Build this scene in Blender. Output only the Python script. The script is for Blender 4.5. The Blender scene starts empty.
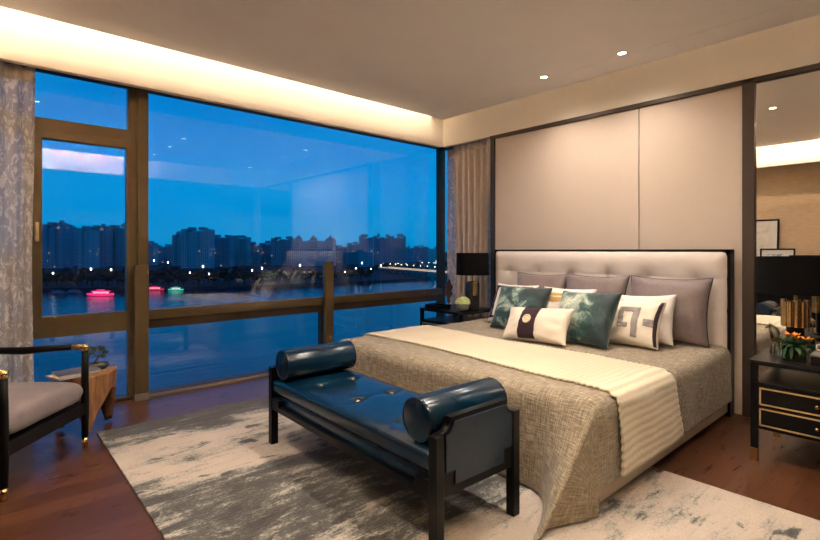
import bpy, bmesh, math, random
from mathutils import Vector, Matrix, Euler, noise
random.seed(7)
PI = math.pi
sc = bpy.context.scene
COL = sc.collection

# ------------------------------------------------------------------ helpers
def lin(c):
    return tuple(((v/255)/12.92 if v/255 <= .04045 else ((v/255+.055)/1.055)**2.4) for v in c)

class N:                                   # tiny node-tree writer
    def __init__(s, name):
        s.m = bpy.data.materials.new(name); s.m.use_nodes = True
        s.t = s.m.node_tree; s.t.nodes.clear()
        s.out = s.t.nodes.new('ShaderNodeOutputMaterial')
    def n(s, typ, **kw):
        nd = s.t.nodes.new(typ)
        for k, v in kw.items():
            if k in nd.inputs and not hasattr(nd, k): nd.inputs[k].default_value = v
            else: setattr(nd, k, v)
        return nd
    def l(s, a, b): s.t.links.new(a, b)
    def ramp(s, fac, stops, interp='LINEAR'):
        r = s.n('ShaderNodeValToRGB'); r.color_ramp.interpolation = interp
        e = r.color_ramp.elements
        while len(e) < len(stops): e.new(.5)
        for i, (p, c) in enumerate(stops):
            e[i].position = p
            e[i].color = (*c, 1) if len(c) == 3 else c
        s.l(fac, r.inputs[0]); return r.outputs[0]
    def coord(s, which='Object', scale=(1,1,1), rot=(0,0,0), loc=(0,0,0)):
        tc = s.n('ShaderNodeTexCoord'); mp = s.n('ShaderNodeMapping')
        mp.inputs['Scale'].default_value = scale; mp.inputs['Rotation'].default_value = rot; mp.inputs['Location'].default_value = loc
        s.l(tc.outputs[which], mp.inputs['Vector']); return mp.outputs[0]
    def noise(s, vec, scale=5, detail=4, rough=.55, dist=0):
        t = s.n('ShaderNodeTexNoise'); t.inputs['Scale'].default_value = scale
        t.inputs['Detail'].default_value = detail; t.inputs['Roughness'].default_value = rough
        t.inputs['Distortion'].default_value = dist
        if vec is not None: s.l(vec, t.inputs['Vector'])
        return t.outputs['Fac']
    def math(s, op, a, b=None, clamp=False):
        m = s.n('ShaderNodeMath'); m.operation = op; m.use_clamp = clamp
        for i, v in enumerate((a, b)):
            if v is None: continue
            if isinstance(v, (int, float)): m.inputs[i].default_value = v
            else: s.l(v, m.inputs[i])
        return m.outputs[0]
    def mix(s, fac, a, b, blend='MIX'):
        m = s.n('ShaderNodeMix'); m.data_type = 'RGBA'; m.blend_type = blend
        for sock, v in ((m.inputs[0], fac), (m.inputs[6], a), (m.inputs[7], b)):
            if isinstance(v, (int, float)): sock.default_value = v
            elif isinstance(v, tuple): sock.default_value = (*v, 1)
            else: s.l(v, sock)
        return m.outputs[2]
    def bump(s, h, strength=.3, dist=.01):
        b = s.n('ShaderNodeBump'); b.inputs['Strength'].default_value = strength
        b.inputs['Distance'].default_value = dist; s.l(h, b.inputs['Height']); return b.outputs[0]
    def bsdf(s, color, rough=.5, metal=0, normal=None, **kw):
        p = s.n('ShaderNodeBsdfPrincipled')
        for sock, v in (('Base Color', color), ('Roughness', rough), ('Metallic', metal)):
            if isinstance(v, (int, float)): p.inputs[sock].default_value = v
            elif isinstance(v, tuple): p.inputs[sock].default_value = (*v, 1)
            else: s.l(v, p.inputs[sock])
        if normal is not None: s.l(normal, p.inputs['Normal'])
        for k, v in kw.items():
            q = p.inputs[k.replace('_', ' ')]
            if isinstance(v, tuple): q.default_value = (*v, 1)
            elif isinstance(v, (int, float)): q.default_value = v
            else: s.l(v, q)
        return p.outputs[0]
    def done(s, shader): s.l(shader, s.out.inputs[0]); return s.m

def plain(name, rgb, rough=.5, metal=0, vary=.06, nscale=30, bump=.0, **kw):
    m = N(name); v = m.coord()
    c = lin(rgb); f = m.noise(v, nscale, 3)
    col = m.ramp(f, [(.3, tuple(x*(1-vary) for x in c)), (.7, tuple(min(1, x*(1+vary)) for x in c))])
    nm = m.bump(f, bump, .004) if bump else None
    return m.done(m.bsdf(col, rough, metal, nm, **kw))

def glow(name, rgb, strength, base=(30,30,30)):
    m = N(name)
    return m.done(m.bsdf(lin(base), .5, 0, Emission_Color=lin(rgb), Emission_Strength=strength))

def obj(name, bm, mat, parent=None, smooth=False, mods=()):
    me = bpy.data.meshes.new(name)
    bmesh.ops.recalc_face_normals(bm, faces=bm.faces)
    bm.to_mesh(me); bm.free()
    if smooth:
        for p in me.polygons: p.use_smooth = True
    o = bpy.data.objects.new(name, me); COL.objects.link(o)
    me.materials.append(mat)
    if parent: o.parent = parent
    for typ, kw in mods:
        md = o.modifiers.new(typ.title(), typ)
        for k, v in kw.items(): setattr(md, k, v)
    return o
def tag(o, label, cat, group=None, kind=None):
    o['label'] = label; o['category'] = cat
    if group: o['group'] = group
    if kind: o['kind'] = kind
    return o
def struct(o): o['kind'] = 'structure'; return o
def thing(name, label, cat, loc=(0,0,0), rz=0, group=None, kind=None):
    o = bpy.data.objects.new(name, None); COL.objects.link(o); o.empty_display_size = .1
    o.location = loc; o.rotation_euler = (0,0,rz)
    return tag(o, label, cat, group, kind)
def dup(root, loc, rz=None, label=None):
    def cp(o, par):
        c = o.copy(); COL.objects.link(c)
        if par: c.parent = par
        for ch in list(o.children): cp(ch, c)
        return c
    r = cp(root, None); r.location = loc
    if rz is not None: r.rotation_euler = (0,0,rz)
    if label: r['label'] = label
    return r

def BM(): return bmesh.new()
def bx(bm, x0,x1,y0,y1,z0,z1, bev=0, M=None, seg=2):
    r = bmesh.ops.create_cube(bm, size=1)
    vs = r['verts']
    for v in vs:
        v.co = Vector((x0+(v.co.x+.5)*(x1-x0), y0+(v.co.y+.5)*(y1-y0), z0+(v.co.z+.5)*(z1-z0)))
    if bev:
        es = list({e for v in vs for e in v.link_edges})
        rr = bmesh.ops.bevel(bm, geom=es, offset=bev, segments=seg, affect='EDGES', profile=.5)
        vs = list({v for f in rr['faces'] for v in f.verts} | {v for v in vs if v.is_valid})
    if M is not None:
        for v in vs: v.co = M @ v.co
    return bm
def tube(bm, pts, rad, seg=10, cap=True):
    pts = [Vector(p) for p in pts]
    rads = rad if isinstance(rad, (list, tuple)) else [rad]*len(pts)
    rings = []
    up = None
    for i, p in enumerate(pts):
        t = (pts[min(i+1, len(pts)-1)]-pts[max(i-1, 0)]).normalized()
        if up is None: up = t.orthogonal().normalized()
        a = (up - t*up.dot(t)).normalized(); up = a; b = t.cross(a)
        rings.append([bm.verts.new(p+(a*math.cos(2*PI*k/seg)+b*math.sin(2*PI*k/seg))*rads[i]) for k in range(seg)])
    for r0, r1 in zip(rings, rings[1:]):
        for k in range(seg): bm.faces.new((r0[k], r0[(k+1)%seg], r1[(k+1)%seg], r1[k]))
    if cap:
        bm.faces.new(rings[0][::-1]); bm.faces.new(rings[-1])
    return bm
def lathe(bm, prof, seg=32, c=(0,0,0), M=None, sy=1):
    rings = []
    for r, z in prof:
        if r < 1e-5: ring = [bm.verts.new((c[0], c[1], c[2]+z))]
        else: ring = [bm.verts.new((c[0]+r*math.cos(2*PI*k/seg), c[1]+sy*r*math.sin(2*PI*k/seg), c[2]+z)) for k in range(seg)]
        rings.append(ring)
    for a, b in zip(rings, rings[1:]):
        if len(a) == 1 and len(b) == 1: continue
        for k in range(seg):
            k2 = (k+1) % seg
            if len(a) == 1: bm.faces.new((a[0], b[k2], b[k]))
            elif len(b) == 1: bm.faces.new((a[k], a[k2], b[0]))
            else: bm.faces.new((a[k], a[k2], b[k2], b[k]))
    if M is not None:
        for ring in rings:
            for v in ring: v.co = M @ v.co
    return bm
def prism(bm, poly, f, d0, d1):            # polygon (a,b) swept between d0 and d1; f(a,b,d)->xyz
    A = [bm.verts.new(f(a, b, d0)) for a, b in poly]; B = [bm.verts.new(f(a, b, d1)) for a, b in poly]
    n = len(poly)
    for i in range(n): bm.faces.new((A[i], A[(i+1)%n], B[(i+1)%n], B[i]))
    bm.faces.new(A[::-1]); bm.faces.new(B); return bm
def grid(bm, nu, nv, f, uv=None):
    V = [[bm.verts.new(f(i/nu, j/nv)) for j in range(nv+1)] for i in range(nu+1)]
    ul = bm.loops.layers.uv.verify() if uv else None
    for i in range(nu):
        for j in range(nv):
            fc = bm.faces.new((V[i][j], V[i+1][j], V[i+1][j+1], V[i][j+1]))
            if uv:
                for lp, (a, b) in zip(fc.loops, ((i,j),(i+1,j),(i+1,j+1),(i,j+1))): lp[ul].uv = uv(a/nu, b/nv)
    return V
def ico(bm, c, r, sub=2, s=(1,1,1), jit=0):
    res = bmesh.ops.create_icosphere(bm, subdivisions=sub, radius=1)
    for v in res['verts']:
        k = 1+jit*(noise.noise(v.co*2.1+Vector(c))) if jit else 1
        v.co = Vector((c[0]+v.co.x*r*s[0]*k, c[1]+v.co.y*r*s[1]*k, c[2]+v.co.z*r*s[2]*k))

# ------------------------------------------------------------------ camera (eye level 1.2 m, level, lens shift like a view camera)
EYE = 1.2; FPX = 484.0; YAW = math.radians(-41.6)
cam = bpy.data.cameras.new('camera'); co = bpy.data.objects.new('camera', cam); COL.objects.link(co)
co.location = (0, 0, EYE); co.rotation_euler = (PI/2, 0, YAW)
cam.sensor_fit = 'HORIZONTAL'; cam.sensor_width = 36; cam.lens = 36*FPX/820; cam.shift_y = -20/820
cam.clip_start = .02; cam.clip_end = 9000
sc.camera = co
def far(u, y, d):                          # bearing and drop read off the view -> world metres at distance d (for siting the city)
    r = (u-410)/FPX
    return Vector((d*(.6639+.7478*r), d*(.7478-.6639*r), EYE-(y-250)*d/FPX))

# ------------------------------------------------------------------ materials
black = plain('black_lacquer', (9,9,10), .34, 0, .15, 20, Specular_IOR_Level=.2)
blackw = plain('black_wood', (11,9,9), .42, 0, .2, 18, Specular_IOR_Level=.2)
gold = plain('brushed_gold', (222,188,132), .2, 1, .06, 60)
goldtrim = plain('gold_trim', (216,184,132), .38, .55, .05, 60)
bronze = plain('dark_bronze_frame', (78,66,58), .45, .55, .06, 8)
alu = plain('bronze_aluminium', (106,88,60), .42, .5, .05, 6)
aludark = plain('dark_bronze_aluminium', (78,62,44), .45, .5, .05, 6)
steel = plain('pale_sill', (122,110,100), .45, 0, .05)
plaster = plain('soffit_plaster', (246,238,226), .85, 0, .015, 3)
ceilm = plain('ceiling_paint', (246,241,238), .9, 0, .015, 3)
wallp = plain('wall_paint', (190,172,150), .85, 0, .03, 4)

def grass():
    m = N('grasscloth'); v = m.coord('Object', (3, 3, 60))
    f = m.noise(v, 3, 5)
    col = m.ramp(f, [(.3, lin((188,160,128))), (.7, lin((214,190,158)))])
    return m.done(m.bsdf(col, .85, 0, m.bump(f, .2, .004)))
grasscloth = grass()
def panelm():
    m = N('wall_panel_fabric'); v = m.coord('Object', (1,1,1))
    f = m.noise(v, 350, 2)
    col = m.ramp(f, [(.3, lin((198,180,164))), (.7, lin((212,195,180)))])
    return m.done(m.bsdf(col, .8, 0, m.bump(f, .12, .002)))
panel_fab = panelm()

def woodfloor():
    m = N('red_brown_plank_floor'); v = m.coord('Object')
    b = m.n('ShaderNodeTexBrick'); m.l(v, b.inputs['Vector'])
    b.offset = .37; b.inputs['Scale'].default_value = 1
    b.inputs['Brick Width'].default_value = 1.4; b.inputs['Row Height'].default_value = .13
    b.inputs['Mortar Size'].default_value = .0012; b.inputs['Bias'].default_value = 0
    b.inputs['Color1'].default_value = (0,0,0,1); b.inputs['Color2'].default_value = (1,1,1,1); b.inputs['Mortar'].default_value = (.5,.5,.5,1)
    g = m.noise(m.coord('Object', (2.2, 26, 1)), 2.2, 6, .65, .6)
    t = m.math('ADD', m.math('MULTIPLY', b.outputs['Color'], .35), m.math('MULTIPLY', g, .75))
    col = m.ramp(t, [(.2, lin((64,36,22))), (.5, lin((82,48,30))), (.8, lin((108,70,45)))])
    col = m.mix(m.math('MULTIPLY', b.outputs['Fac'], .7), col, lin((24,12,9)))
    rg = m.ramp(g, [(.3, (.26,)*3), (.7, (.36,)*3)])
    return m.done(m.bsdf(col, rg, 0, m.bump(m.math('SUBTRACT', g, m.math('MULTIPLY', b.outputs['Fac'], 2)), .08, .003), Specular_IOR_Level=.5))
floor_m = woodfloor()

def rugm():
    m = N('abstract_rug_pile')
    sep = m.n('ShaderNodeSeparateXYZ'); tc = m.n('ShaderNodeTexCoord'); m.l(tc.outputs['Object'], sep.inputs[0])
    yn = m.math('DIVIDE', sep.outputs['Y'], 3.72)
    g = lambda v: (v, v, v)
    band = m.ramp(yn, [(0, g(.30)), (.2, g(.30)), (.34, g(.42)), (.48, g(.54)), (.60, g(.60)), (.665, g(.57)), (.70, g(.42)), (.76, g(.37)),
                       (.86, g(.36)), (.905, g(.52)), (.95, g(.66)), (1, g(.64))])
    big = m.noise(m.coord('Object', (1.2, 2.6, 1), (0, 0, math.radians(-12)), (3.1, 1.7, 0)), 1.5, 7, .68, .7)
    st = m.noise(m.coord('Object', (1.0, 9.0, 1), (0, 0, math.radians(-16))), 2.0, 6, .7, .4)
    fine = m.noise(m.coord('Object', (1, 1.6, 1)), 60, 3, .7)
    s = m.math('ADD', m.math('MULTIPLY', big, 1.15), m.math('MULTIPLY', st, .5))
    s = m.math('ADD', s, m.math('MULTIPLY', fine, .42))
    s = m.math('ADD', m.math('SUBTRACT', s, 1.04), m.math('MULTIPLY', m.math('SUBTRACT', band, .5), 1.0))
    s = m.math('ADD', s, .5)
    sp2 = m.noise(m.coord('Object', (2.4, 5.2, 1), (0, 0, math.radians(-14)), (2, 9, 0)), 1.7, 4, .55, .5)
    s = m.math('ADD', s, m.ramp(sp2, [(.60, (0,0,0)), (.66, (.16,.16,.16)), (.8, (.3,.3,.3))]))
    strk = m.noise(m.coord('Object', (.5, 16, 1), (0, 0, math.radians(-17)), (7, 3, 0)), 1.6, 4, .6, .5)
    s = m.math('ADD', s, m.ramp(strk, [(.62, (0,0,0)), (.70, (.14,.14,.14))]))
    col = m.ramp(s, [(.0, lin((214,200,185))), (.36, lin((204,189,174))), (.46, lin((172,166,154))), (.51, lin((126,127,119))), (.57, lin((88,84,81))), (.68, lin((66,62,61))), (1, lin((50,47,47)))])
    pile = m.noise(m.coord('Object', (1, 1, 1)), 130, 2, .8)
    col = m.mix(.5, col, m.ramp(pile, [(.3, (.66,)*3), (.7, (1.0,)*3)]), 'MULTIPLY')
    return m.done(m.bsdf(col, .95, 0, m.bump(m.math('ADD', fine, pile), .7, .008), Sheen_Weight=.2))
rug_m = rugm()

def weave():
    m = N('taupe_woven_coverlet')
    a = m.noise(m.coord('UV', (14, 170, 1)), 1, 3, .6); b = m.noise(m.coord('UV', (170, 14, 1)), 1, 3, .6)
    w = m.math('ADD', m.math('MULTIPLY', a, .5), m.math('MULTIPLY', b, .5))
    col = m.ramp(w, [(.36, lin((94,84,69))), (.5, lin((140,126,105))), (.64, lin((188,176,154)))])
    return m.done(m.bsdf(col, .9, 0, m.bump(w, .7, .006), Sheen_Weight=.15))
weave_m = weave()
def throwm():
    m = N('cream_ribbed_throw')
    wv = m.n('ShaderNodeTexWave'); m.l(m.coord('UV'), wv.inputs['Vector']); wv.bands_direction = 'Y'
    wv.inputs['Scale'].default_value = 8; wv.inputs['Distortion'].default_value = 1.2; wv.inputs['Detail'].default_value = 3; wv.inputs['Detail Scale'].default_value = 3
    f = m.noise(m.coord('UV', (90,90,1)), 1, 3, .7)
    uvs = m.n('ShaderNodeSeparateXYZ'); m.l(m.coord('UV'), uvs.inputs[0])
    amt = m.ramp(m.math('DIVIDE', uvs.outputs['Y'], 2.8), [(.13, (.6,)*3), (.2, (.15,)*3)])
    h = m.math('ADD', m.math('MULTIPLY', wv.outputs['Fac'], amt), m.math('MULTIPLY', f, .8))
    col = m.ramp(h, [(.2, lin((196,180,150))), (.9, lin((232,218,190)))])
    return m.done(m.bsdf(col, .95, 0, m.bump(h, .4, .006), Sheen_Weight=.3))
throw_m = throwm()

def fabric(name, rgb, rgb2=None, sc_=220, rough=.85, bump=.25, **kw):
    m = N(name); v = m.coord()
    f = m.noise(v, sc_, 2, .7); g = m.noise(v, 5, 3)
    c = lin(rgb); c2 = lin(rgb2) if rgb2 else tuple(x*1.2 for x in c)
    col = m.ramp(m.math('ADD', m.math('MULTIPLY', f, .6), m.math('MULTIPLY', g, .4)), [(.35, c), (.65, c2)])
    return m.done(m.bsdf(col, rough, 0, m.bump(f, bump, .003), **kw))
upholst = fabric('pale_grey_headboard_linen', (206,193,184), (224,212,203))
mauve = fabric('mauve_grey_satin', (106,90,88), (128,111,108), 90, .5, .1, Sheen_Weight=.3)
mauvedk = fabric('dark_mauve_piping', (58,48,48))
basefab = fabric('cream_bed_base_fabric', (206,190,168), (220,206,186))
whitefab = fabric('white_cotton', (222,214,204), (236,230,222), 150, .85, .12)
creamfab = fabric('cream_linen', (226,214,196), (240,230,214), 150, .85, .12)
plumfab = fabric('plum_velvet', (44,24,32), (60,34,44), 200, .8)
greyfab = fabric('grey_applique', (150,140,136), (172,162,158))
goldfab = fabric('ochre_print', (196,152,70), (214,176,100))
chairfab = fabric('mauve_grey_seat_fabric', (118,106,108), (140,126,126), 160, .8, .2, Sheen_Weight=.2)
drapefab = fabric('taupe_satin_drape', (196,180,166), (214,198,184), 60, .5, .08, Sheen_Weight=.3)
shadeblk = fabric('black_lampshade_fabric', (9,8,8), (13,12,12), 200, .9, .1, Specular_IOR_Level=.12)
def velvet(seed, off=0):
    m = N('green_velvet_tie_dye'); v = m.coord('Object', (1,1,1), (0,0,0), (seed, seed*.7, 0))
    b = m.noise(v, 5.5, 6, .65, .9); f = m.noise(v, 60, 3, .7)
    sep = m.n('ShaderNodeSeparateXYZ'); tc = m.n('ShaderNodeTexCoord'); m.l(tc.outputs['Object'], sep.inputs[0])
    gy = m.math('MULTIPLY', m.math('ABSOLUTE', m.math('SUBTRACT', sep.outputs['Y'], .07)), 1.3)
    gz = m.math('MULTIPLY', m.math('ABSOLUTE', m.math('SUBTRACT', sep.outputs['Z'], .2)), .6)
    t = m.math('SUBTRACT', m.math('ADD', m.math('MULTIPLY', b, .9), m.math('MULTIPLY', f, .22)), m.math('ADD', m.math('ADD', gy, gz), off))
    col = m.ramp(t, [(.30, lin((16,42,44))), (.43, lin((40,76,74))), (.51, lin((140,156,142))), (.62, lin((206,208,188)))])
    return m.done(m.bsdf(col, .6, 0, m.bump(f, .2, .003), Sheen_Weight=.6, Sheen_Roughness=.4))
def leatherm():
    m = N('blue_leather'); v = m.coord()
    f = m.noise(v, 160, 3); g = m.noise(v, 4, 3)
    col = m.ramp(g, [(.3, lin((2,28,46))), (.7, lin((5,40,62)))])
    return m.done(m.bsdf(col, m.ramp(g, [(.3, (.19,)*3), (.7, (.27,)*3)]), 0, m.bump(f, .05, .002), Specular_IOR_Level=.48))
leather = leatherm()
def stumpm():
    m = N('carved_timber'); v = m.coord('Object', (14, 14, 1.6))
    f = m.noise(v, 2, 6, .65, .8)
    col = m.ramp(f, [(.3, lin((92,60,36))), (.5, lin((146,102,66))), (.7, lin((176,130,88)))])
    return m.done(m.bsdf(col, .6, 0, m.bump(f, .5, .008)))
stump_m = stumpm()
def glassm(name, k, tint=(1,1,1)):
    m = N(name)
    t = m.n('ShaderNodeBsdfTransparent'); t.inputs[0].default_value = (*tint, 1)
    g = m.n('ShaderNodeBsdfGlossy'); g.inputs['Roughness'].default_value = 0
    fr = m.n('ShaderNodeFresnel'); geo = m.n('ShaderNodeNewGeometry')
    m.l(m.math('SUBTRACT', 1.5, m.math('MULTIPLY', geo.outputs['Backfacing'], 1.5-1/1.5)), fr.inputs[0])
    mx = m.n('ShaderNodeMixShader')
    m.l(m.math('MULTIPLY', fr.outputs[0], k, True), mx.inputs[0]); m.l(t.outputs[0], mx.inputs[1]); m.l(g.outputs[0], mx.inputs[2])
    return m.done(mx.outputs[0])
pane_m = glassm('window_glass', 1.7)
rail_m = glassm('clear_balustrade_glass', .35)
def sheerm():
    m = N('embroidered_sheer')
    v = m.coord('Object', (9, 9, 5))
    f = m.noise(v, 2.2, 6, .7, 1.5); w = m.noise(m.coord('Object', (400,400,60)), 1, 2)
    pat = m.ramp(f, [(.5, (0,0,0)), (.58, (1,1,1))])
    col = m.mix(pat, lin((196,190,188)), lin((236,230,226)))
    d = m.n('ShaderNodeBsdfDiffuse'); m.l(col, d.inputs[0])
    tl = m.n('ShaderNodeBsdfTranslucent'); m.l(col, tl.inputs[0])
    tr = m.n('ShaderNodeBsdfTransparent')
    a = m.n('ShaderNodeMixShader'); a.inputs[0].default_value = .14; m.l(d.outputs[0], a.inputs[1]); m.l(tl.outputs[0], a.inputs[2])
    b = m.n('ShaderNodeMixShader')
    m.l(m.math('ADD', .88, m.math('MULTIPLY', pat, .1)), b.inputs[0]); m.l(tr.outputs[0], b.inputs[1]); m.l(a.outputs[0], b.inputs[2])
    return m.done(b.outputs[0])
sheer = sheerm()
mirror_m = N('mirror_silver'); mirror_m = mirror_m.done(mirror_m.bsdf((.86,.84,.80), .0, 1))
leafm = plain('leaf_green', (44,84,38), .5, 0, .3, 40)
leafdk = plain('dark_leaf', (30,52,34), .5, 0, .3, 40)
orange = plain('orange_petal', (226,140,52), .5, 0, .2, 40)
palegreen = plain('pale_green_petal', (196,208,140), .6, 0, .2, 60)
paper = plain('white_paper', (214,206,196), .8, 0, .04)
greydish = plain('grey_ceramic', (120,116,108), .45, 0, .05)
teal = plain('teal_ceramic', (34,52,56), .4, 0, .1)
bulb = glow('downlight_glow', (255,226,180), 18)

# ------------------------------------------------------------------ room shell
XH = 4.16; YW = 4.40                       # headboard wall plane, window plane
b = BM(); bx(b, -.75, 4.6, -.75, 4.55, -.12, 0); struct(obj('floor', b, floor_m))
b = BM()                                   # ceiling panel with an incised line, open cove on window, rear and side
bx(b, -.2, 3.70, -.08, 3.90, 2.70, 2.73); bx(b, 3.708, 3.97, -.08, 3.90, 2.70, 2.73); bx(b, 3.69, 3.72, -.08, 3.90, 2.728, 2.74)
bx(b, 3.94, 4.15, -.27, 4.07, 2.755, 2.80)
bx(b, -.9, 4.7, -.9, 4.7, 3.10, 3.16)
struct(obj('ceiling', b, ceilm))
b = BM(); bx(b, -.5, 4.14, 4.07, 4.13, 2.432, 3.105); struct(obj('trim_1', b, plaster))            # pelmet along the window
b = BM(); bx(b, 4.14, 4.20, -.27, 4.07, 2.432, 3.105); struct(obj('trim_2', b, plaster))           # bulkhead over the bed wall
b = BM(); bx(b, -.45, -.39, -.33, 4.07, 2.432, 3.105); struct(obj('trim_3', b, plaster))
b = BM(); bx(b, -.39, 4.14, -.33, -.27, 2.432, 3.105); struct(obj('trim_4', b, plaster))
b = BM(); bx(b, 4.17, 4.30, -.75, 3.36, 0, 3.105); struct(obj('wall_right', b, wallp))
b = BM(); bx(b, -.75, -.65, -.75, 4.55, 0, 3.105); struct(obj('wall_left', b, grasscloth))
b = BM(); bx(b, -.65, 4.17, -.75, -.65, 0, 3.105); struct(obj('wall_front', b, plain('reflection_darkening_wall', (52,38,30), .6, 0, .15, 6)))  # unseen wall, dark finish made up to keep the window reflection dark
b = BM(); bx(b, -.75, 4.6, 4.37, 4.53, 2.55, 3.105); bx(b, 4.45, 4.58, 3.36, 4.37, 2.55, 3.105); bx(b, 4.30, 4.58, 3.26, 3.36, 0, 3.105)
struct(obj('wall_back', b, plaster))
b = BM(); bx(b, -.65, -.635, -.65, 4.3, 0, .09); struct(obj('baseboard_left', b, blackw))
b = BM(); bx(b, -.63, 4.16, -.65, -.635, 0, .09); struct(obj('baseboard_front', b, blackw))

# bed wall: fabric panels and bronze frame
b = BM(); bx(b, 4.145, 4.169, 1.77, 3.30, .0, 2.40, .004); bx(b, 4.145, 4.169, 1.0, 1.764, .0, 2.40, .004); struct(obj('trim_5', b, panel_fab))
b = BM()
bx(b, 4.125, 4.169, 3.285, 3.338, 0, 2.43, .003); bx(b, 4.125, 4.169, .95, 1.025, 0, 2.43, .003)
bx(b, 4.125, 4.169, -.27, 3.345, 2.395, 2.432, .003)
struct(obj('trim_6', b, bronze))
mir = thing('wall_mirror', 'tall frameless wall mirror beside the bed reflecting the opposite wall', 'mirror', (4.16, .33, 0))
b = BM(); bx(b, -.006, .009, -.6, .618, .03, 2.39); obj('glass', b, mirror_m, mir)

# window
w1 = thing('window_1', '', '', (0, 0, 0)); 
for k in ('label', 'category'): del w1[k]
struct(w1)
def frame_part(name, boxes, mat, bev=.004):
    b = BM()
    for q in boxes: bx(b, *q, bev)
    return obj(name, b, mat, w1)
frame_part('window_frame', [(-.65, 4.5, 4.39, 4.47, 2.505, 2.56), (-.65, 4.5, 4.38, 4.47, 0, .03), (4.42, 4.50, 4.38, 4.47, .0, 2.55)], aludark)
frame_part('mullion', [(.885, .955, 4.39, 4.46, .03, 2.53), (.945, 1.025, 4.36, 4.46, .03, 2.53)], alu)
frame_part('mullion', [(2.66, 2.74, 4.39, 4.46, .03, .6)], aludark)
frame_part('transom_bar', [(1.02, 4.44, 4.37, 4.45, .63, .71)], alu)
frame_part('transom_bar', [(1.02, 4.44, 4.39, 4.46, .555, .632)], aludark)
frame_part('transom_bar', [(-.6, .90, 4.385, 4.46, 2.06, 2.16)], alu)
frame_part('transom_bar', [(-.6, .27, 4.385, 4.46, .555, .705)], alu)
frame_part('mullion', [(.235, .272, 4.385, 4.46, .03, 2.1)], alu)
cs = frame_part('casement', [(.27, .335, 4.375, 4.45, .56, 2.07), (.872, .89, 4.375, 4.45, .56, 2.07), (.33, .875, 4.375, 4.45, .56, .715), (.33, .875, 4.375, 4.45, 2.01, 2.07)], alu)
b = BM(); bx(b, .29, .315, 4.345, 4.375, 1.26, 1.40, .006); obj('handle', b, goldtrim, cs)
for q in [(-.6, .9, 2.16, 2.52), (.335, .872, .715, 2.01), (-.6, .24, .70, 2.07), (-.6, .89, .03, .57), (1.02, 4.43, .71, 2.52), (1.02, 2.67, .03, .56), (2.73, 4.43, .03, .56)]:
    b = BM(); bx(b, q[0], q[1], 4.42, 4.428, q[2], q[3]); obj('pane', b, pane_m, w1)
w2 = bpy.data.objects.new('window_2', None); COL.objects.link(w2); struct(w2)
b = BM(); bx(b, 4.46, 4.52, 3.37, 4.38, 2.50, 2.55); bx(b, 4.46, 4.52, 3.37, 4.38, 0, .06); bx(b, 4.46, 4.52, 3.36, 3.42, .06, 2.50); obj('window_frame', b, aludark, w2)
b = BM(); bx(b, 4.485, 4.492, 3.42, 4.38, .06, 2.50); obj('pane', b, pane_m, w2)
b = BM(); bx(b, 1.02, 4.3, 4.345, 4.38, 0, .022, .003); struct(obj('trim_7', b, steel))

bal = thing('balustrade', 'waist-high glass balustrade with bronze posts inside the window', 'railing', (0, 4.33, 0))
for x0 in (.915, 2.66):
    b = BM(); bx(b, x0, x0+.10, -.025, .03, .0, 1.08, .006); obj('post', b, alu, bal)
    b = BM(); bx(b, x0-.002, x0+.102, -.028, .033, .0, .055, .004); obj('post_shoe', b, steel, bal)
for x0, x1 in ((.30, .91), (1.02, 2.655), (2.765, 4.1)):
    b = BM(); bx(b, x0, x1, .0, .008, .04, 1.07); obj('glass_panel', b, rail_m, bal)

# downlights
def spot(name, loc, energy, cone=95, blend=1, col=(1,.88,.755)):
    l = bpy.data.lights.new(name, 'SPOT'); l.energy = energy; l.color = col; l.spot_size = math.radians(cone); l.spot_blend = blend; l.shadow_soft_size = .10
    o = bpy.data.objects.new(name, l); COL.objects.link(o); o.location = loc; return o
def downlight(x, y, e, label, cone=150):
    t = thing('recessed_downlight', label, 'light', (x, y, 2.70), 0, 'recessed ceiling downlights')
    b = BM(); lathe(b, [(.028,.0), (.042,-.001), (.045,-.004), (.040,-.006), (.030,-.004), (.028,.0)], 24); obj('trim_ring', b, paper, t, True)
    b = BM(); lathe(b, [(0,-.0015), (.03,-.0015), (.03,-.0005), (0,-.0005)], 20); obj('lamp', b, bulb, t)
    spot('downlight_lamp', (x, y, 2.685), e, cone)
downlight(3.655, 2.367, 64, 'small round ceiling downlight farther along the groove toward the window')
downlight(3.655, 1.684, 64, 'small round ceiling downlight above the bed nearer the camera')
downlight(3.655, .36, 34, 'added unseen ceiling downlight above the nightstand beside the mirror')  # lamp added out of view to help light the room
downlight(2.05, 1.28, 88, 'ceiling downlight over the room near the end of the bench')
downlight(2.05, 1.96, 88, 'added unseen ceiling downlight over the middle of the bench')  # extra lamp outside the view, added to brighten the room
downlight(2.05, .5, 60, 'added unseen ceiling downlight over the rug in front of the camera')  # added as room light, hidden above the top of the view
downlight(.42, 1.85, 66, 'ceiling downlight by the wall opposite the bed, seen in the mirror')
downlight(.42, 2.70, 66, 'added unseen ceiling downlight in front of the armchair')  # unseen lamp added for room light, also brightens the left sheer

def area(name, loc, sx, sy, energy, d, col=(1,.79,.56)):
    l = bpy.data.lights.new(name, 'AREA'); l.shape = 'RECTANGLE'; l.size = sx; l.size_y = sy; l.energy = energy; l.color = col
    o = bpy.data.objects.new(name, l); COL.objects.link(o); o.location = loc
    return o
a = area('cove_strip_window', (1.85, 3.78, 2.92), 4.2, .05, 17, None); a.rotation_euler = (math.radians(70), 0, 0)
a = area('cove_strip_left', (-.09, 1.9, 2.92), .05, 3.9, 42, None); a.rotation_euler = (0, math.radians(70), 0)
a = area('cove_strip_front', (.75, .03, 2.92), 2.0, .05, 120, None); a.rotation_euler = (math.radians(-70), 0, 0)

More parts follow.
